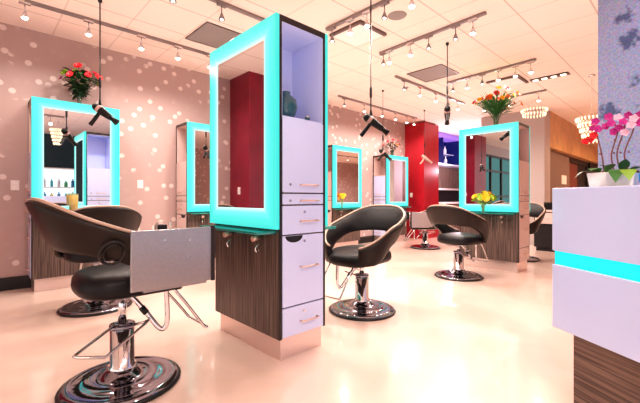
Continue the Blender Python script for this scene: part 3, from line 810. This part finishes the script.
# orchid on the desk
oc = dk(.16, .19, 1.1325)
t = thing('potted_orchid', 'magenta orchids in a low white square pot on the reception desk', 'potted plant', oc, YAW-math.radians(46))
b = new(); pw, ph = .092, .072
tmp = new(); bmesh.ops.create_cube(tmp, size=1)
for v in tmp.verts:
    k = 1.0 if v.co.z > 0 else .88; v.co = Vector((v.co.x*2*pw*k, v.co.y*.13*k, (v.co.z+.5)*ph))
bmesh.ops.bevel(tmp, geom=tmp.edges[:], offset=.004, segments=2, affect='EDGES'); merge(b, tmp); obj('pot', b, 'white', t)
b = new(); rnd = random.Random(5)
for i in range(60): ball(b, (rnd.uniform(-.092, .092), rnd.uniform(-.052, .052), ph+rnd.uniform(-.002, .006)), (rnd.uniform(.006, .014), rnd.uniform(.005, .01), .006), seg=6)
obj('bark_chips', b, 'bark', t, kind='stuff')
def fat_leaf(p, d, L_, w_, droop): 
    b = new(); leaf(b, p, d, L_, w_, droop); return b
leaves = [((-.075, -.03, ph), (-.9, -.5, .9), .085, .024, .9, 'leaf_dark'), ((-.05, -.04, ph), (-.2, -.7, .9), .085, .026, .7, 'leaf'), ((-.02, -.03, ph), (.5, -.3, 1.1), .085, .024, .5, 'leaf'),
          ((.02, -.05, ph+.005), (.1, -.8, .5), .085, .024, 1.15, 'leaf'), ((.06, -.05, ph+.005), (.2, -.8, .5), .075, .026, 1.1, 'leaf_lime'), ((.07, -.03, ph), (.8, -.4, .9), .09, .026, .6, 'leaf_dark'),
          ((.04, .0, ph), (.2, -.2, 1.2), .08, .024, .3, 'leaf_dark'), ((.0, .0, ph), (-.6, -.2, 1.1), .09, .025, .5, 'leaf'), ((-.03, .02, ph), (-.9, .1, .8), .09, .026, .6, 'leaf_dark'), ((.085, .01, ph), (.9, .1, .8), .07, .022, .7, 'leaf_dark')]
for p, d, L_, w_, dr, m in leaves: obj('leaf', fat_leaf(p, d, L_*1.15, w_*1.2, dr), m, t)
spikes = [((-.03, 0), (-.055, -.01), .30), ((.01, .01), (.02, 0), .29), ((.035, 0), (.045, -.01), .31), ((.065, .01), (.075, 0), .30)]
first = {}
bl = [[(-.062, -.02, .33, 'magenta'), (-.075, 0, .30, 'magenta'), (-.052, -.02, .29, 'magenta'), (-.085, -.01, .245, 'red'), (-.105, -.01, .235, 'red'), (-.07, -.02, .26, 'red')],
      [(-.01, -.02, .345, 'magenta'), (.0, -.03, .31, 'magenta'), (-.02, -.02, .30, 'magenta'), (.01, -.02, .27, 'magenta')],
      [(.025, -.02, .335, 'pale'), (.045, -.03, .31, 'magenta'), (.03, -.02, .285, 'magenta'), (.05, -.02, .26, 'pale')],
      [(.065, -.02, .34, 'magenta'), (.085, -.03, .32, 'pale'), (.10, -.02, .30, 'magenta'), (.075, -.03, .29, 'pale'), (.105, -.02, .335, 'magenta')]]
for (p0, p1, hh), bs in zip(spikes, bl):
    b = new(); tube(b, smooth_path([(p0[0], p0[1], ph-.005), (p0[0]*.9-.012, p0[1], ph+hh*.3), (p1[0]*1.05, p1[1], ph+hh*.65), (p1[0], p1[1], hh-.0)]+[(bs[0][0], bs[0][1]+.012, bs[0][2])], 5), .0032, 7)
    for z in (.12, .2): ball(b, (p0[0]+(p1[0]-p0[0])*z/.3-.006, p0[1]*.5, ph+z*.8), .005, seg=6)
    so = obj('flower_spike', b, 'stem', t)
    for (x, y, z, c) in bs:
        if c not in first: o = obj('bloom', bloom_bm(.021, 2, 5, .25), 'pet_'+c, so); first[c] = o
        else:
            o = first[c].copy(); C.objects.link(o); o.parent = so
        o.location = (x, y, z); o.rotation_euler = (R90+rnd.uniform(-.4, .3), 0, rnd.uniform(-.6, .6))
# blue vase at the right edge of the picture
t = thing('blue_vase', 'dark blue glazed vase at the right edge of the reception desk', 'vase', dk(.22, .36, 1.1325))
b = new(); lathe(b, [(0, 0), (.035, 0), (.052, .03), (.056, .06), (.045, .095), (.030, .115), (.034, .125), (.028, .125), (.024, .112), (0, .10)], n=24); obj('vase_body', b, 'bot_blue', t)

# ------------------------------------------------------------------ lit product display opposite (seen in the mirrors)
t = thing('display_shelves', 'bright product display shelves reflected in the far-left mirror', 'shelves', (1.2, Y0+.13, 0))
bx('lit_back', (0, 0, .1), (2.4, .03, 2.0), 'display', t)
b = new()
for x in (0, 1.18, 2.37): box(b, (x, .03, 0), (x+.03, .36, 2.03))
obj('upright', b, 'dark', t)
b = new()
for z in (.1, .56, .98, 1.40, 2.0): box(b, (.03, .03, z), (2.37, .36, z+.03))
obj('shelf', b, 'white', t)
rnd = random.Random(11)
for z in (.591, 1.011, 1.431):
    for k in range(12):
        x = .15+k*.185
        if abs(x-1.195) < .10: continue
        c = rnd.choice(['blue', 'aqua', 'yellow', 'white', 'green', 'blue']); hh = rnd.uniform(.18, .30); w_ = rnd.uniform(.035, .06)
        b = new(); lathe(b, [(0, 0), (w_, 0), (w_, hh*.72), (w_*.35, hh*.8), (w_*.35, hh), (0, hh)], n=12)
        tag(obj('product_bottle', b, 'bot_'+c), 'product bottle on the lit display shelves seen in the far-left mirror', 'bottle', 'bottles on the lit display shelves').location = (1.2+x, Y0+.31, z)

# ------------------------------------------------------------------ lights
def lamp(name, kind, loc, E, col=(1, .86, .74), rot=(0, 0, 0), **kw):
    l = bpy.data.lights.new(name, kind); l.energy = E; l.color = col
    for k, v in kw.items(): setattr(l, k, v)
    o = bpy.data.objects.new(name, l); o.location = loc; o.rotation_euler = rot; C.objects.link(o); return o
for (x, y, z, E) in LIGHTS:
    lamp('track_spot', 'SPOT', (x, y, z), 42*E, (1, .87, .78), spot_size=math.radians(165), spot_blend=.9, shadow_soft_size=.03)
for x, y in ((1.0, .9), (3.6, 4.0), (4.6, .6), (7.2, 3.4), (8.6, .4), (.4, 3.6)):
    lamp('fill_uplight', 'SPOT', (x, y, 1.0), 42, (1, .88, .80), rot=(PI, 0, 0), spot_size=math.radians(168), spot_blend=1., shadow_soft_size=0.)  # unseen upward fill added in mid-air to brighten the ceiling, no fixture
lamp('wallpaper_lamp', 'SPOT', (2.75, -.2, 2.9), 24, (.55, .60, 1.), rot=(math.radians(35), 0, math.radians(-100)), spot_size=math.radians(120), spot_blend=.8, shadow_soft_size=.05)
lamp('bar_fill', 'POINT', (10.2, 4.9, 1.9), 110, (.95, .75, .85), shadow_soft_size=.05)  # fill light added without a fixture to brighten the bar panelling
for x in (10.6, 12.4, 14.2):
    lamp('soffit_spot', 'SPOT', (x, 1.1, 2.9), 110, (1, .72, .42), rot=(math.radians(20), 0, 0), spot_size=math.radians(130), spot_blend=.8, shadow_soft_size=.04)

w = bpy.data.worlds.new('World'); S.world = w; w.use_nodes = True
bg = w.node_tree.nodes['Background']; bg.inputs[0].default_value = (1, .90, .86, 1); bg.inputs[1].default_value = 1.3

# ------------------------------------------------------------------ camera
cam = bpy.data.cameras.new('Camera'); co = bpy.data.objects.new('Camera', cam); C.objects.link(co)
co.location = (0, 0, EYE); co.rotation_euler = (R90, 0, YAW)
cam.sensor_width = 36; cam.lens = 36*362/640; cam.shift_y = -3.5/640; cam.clip_start = .02
S.camera = co
S.view_settings.view_transform = 'Standard'; S.view_settings.look = 'Medium High Contrast'; S.view_settings.exposure = -.15
S.cycles.use_denoising = True; S.cycles.max_bounces = 10; S.cycles.diffuse_bounces = 6
S.cycles.sample_clamp_indirect = 6
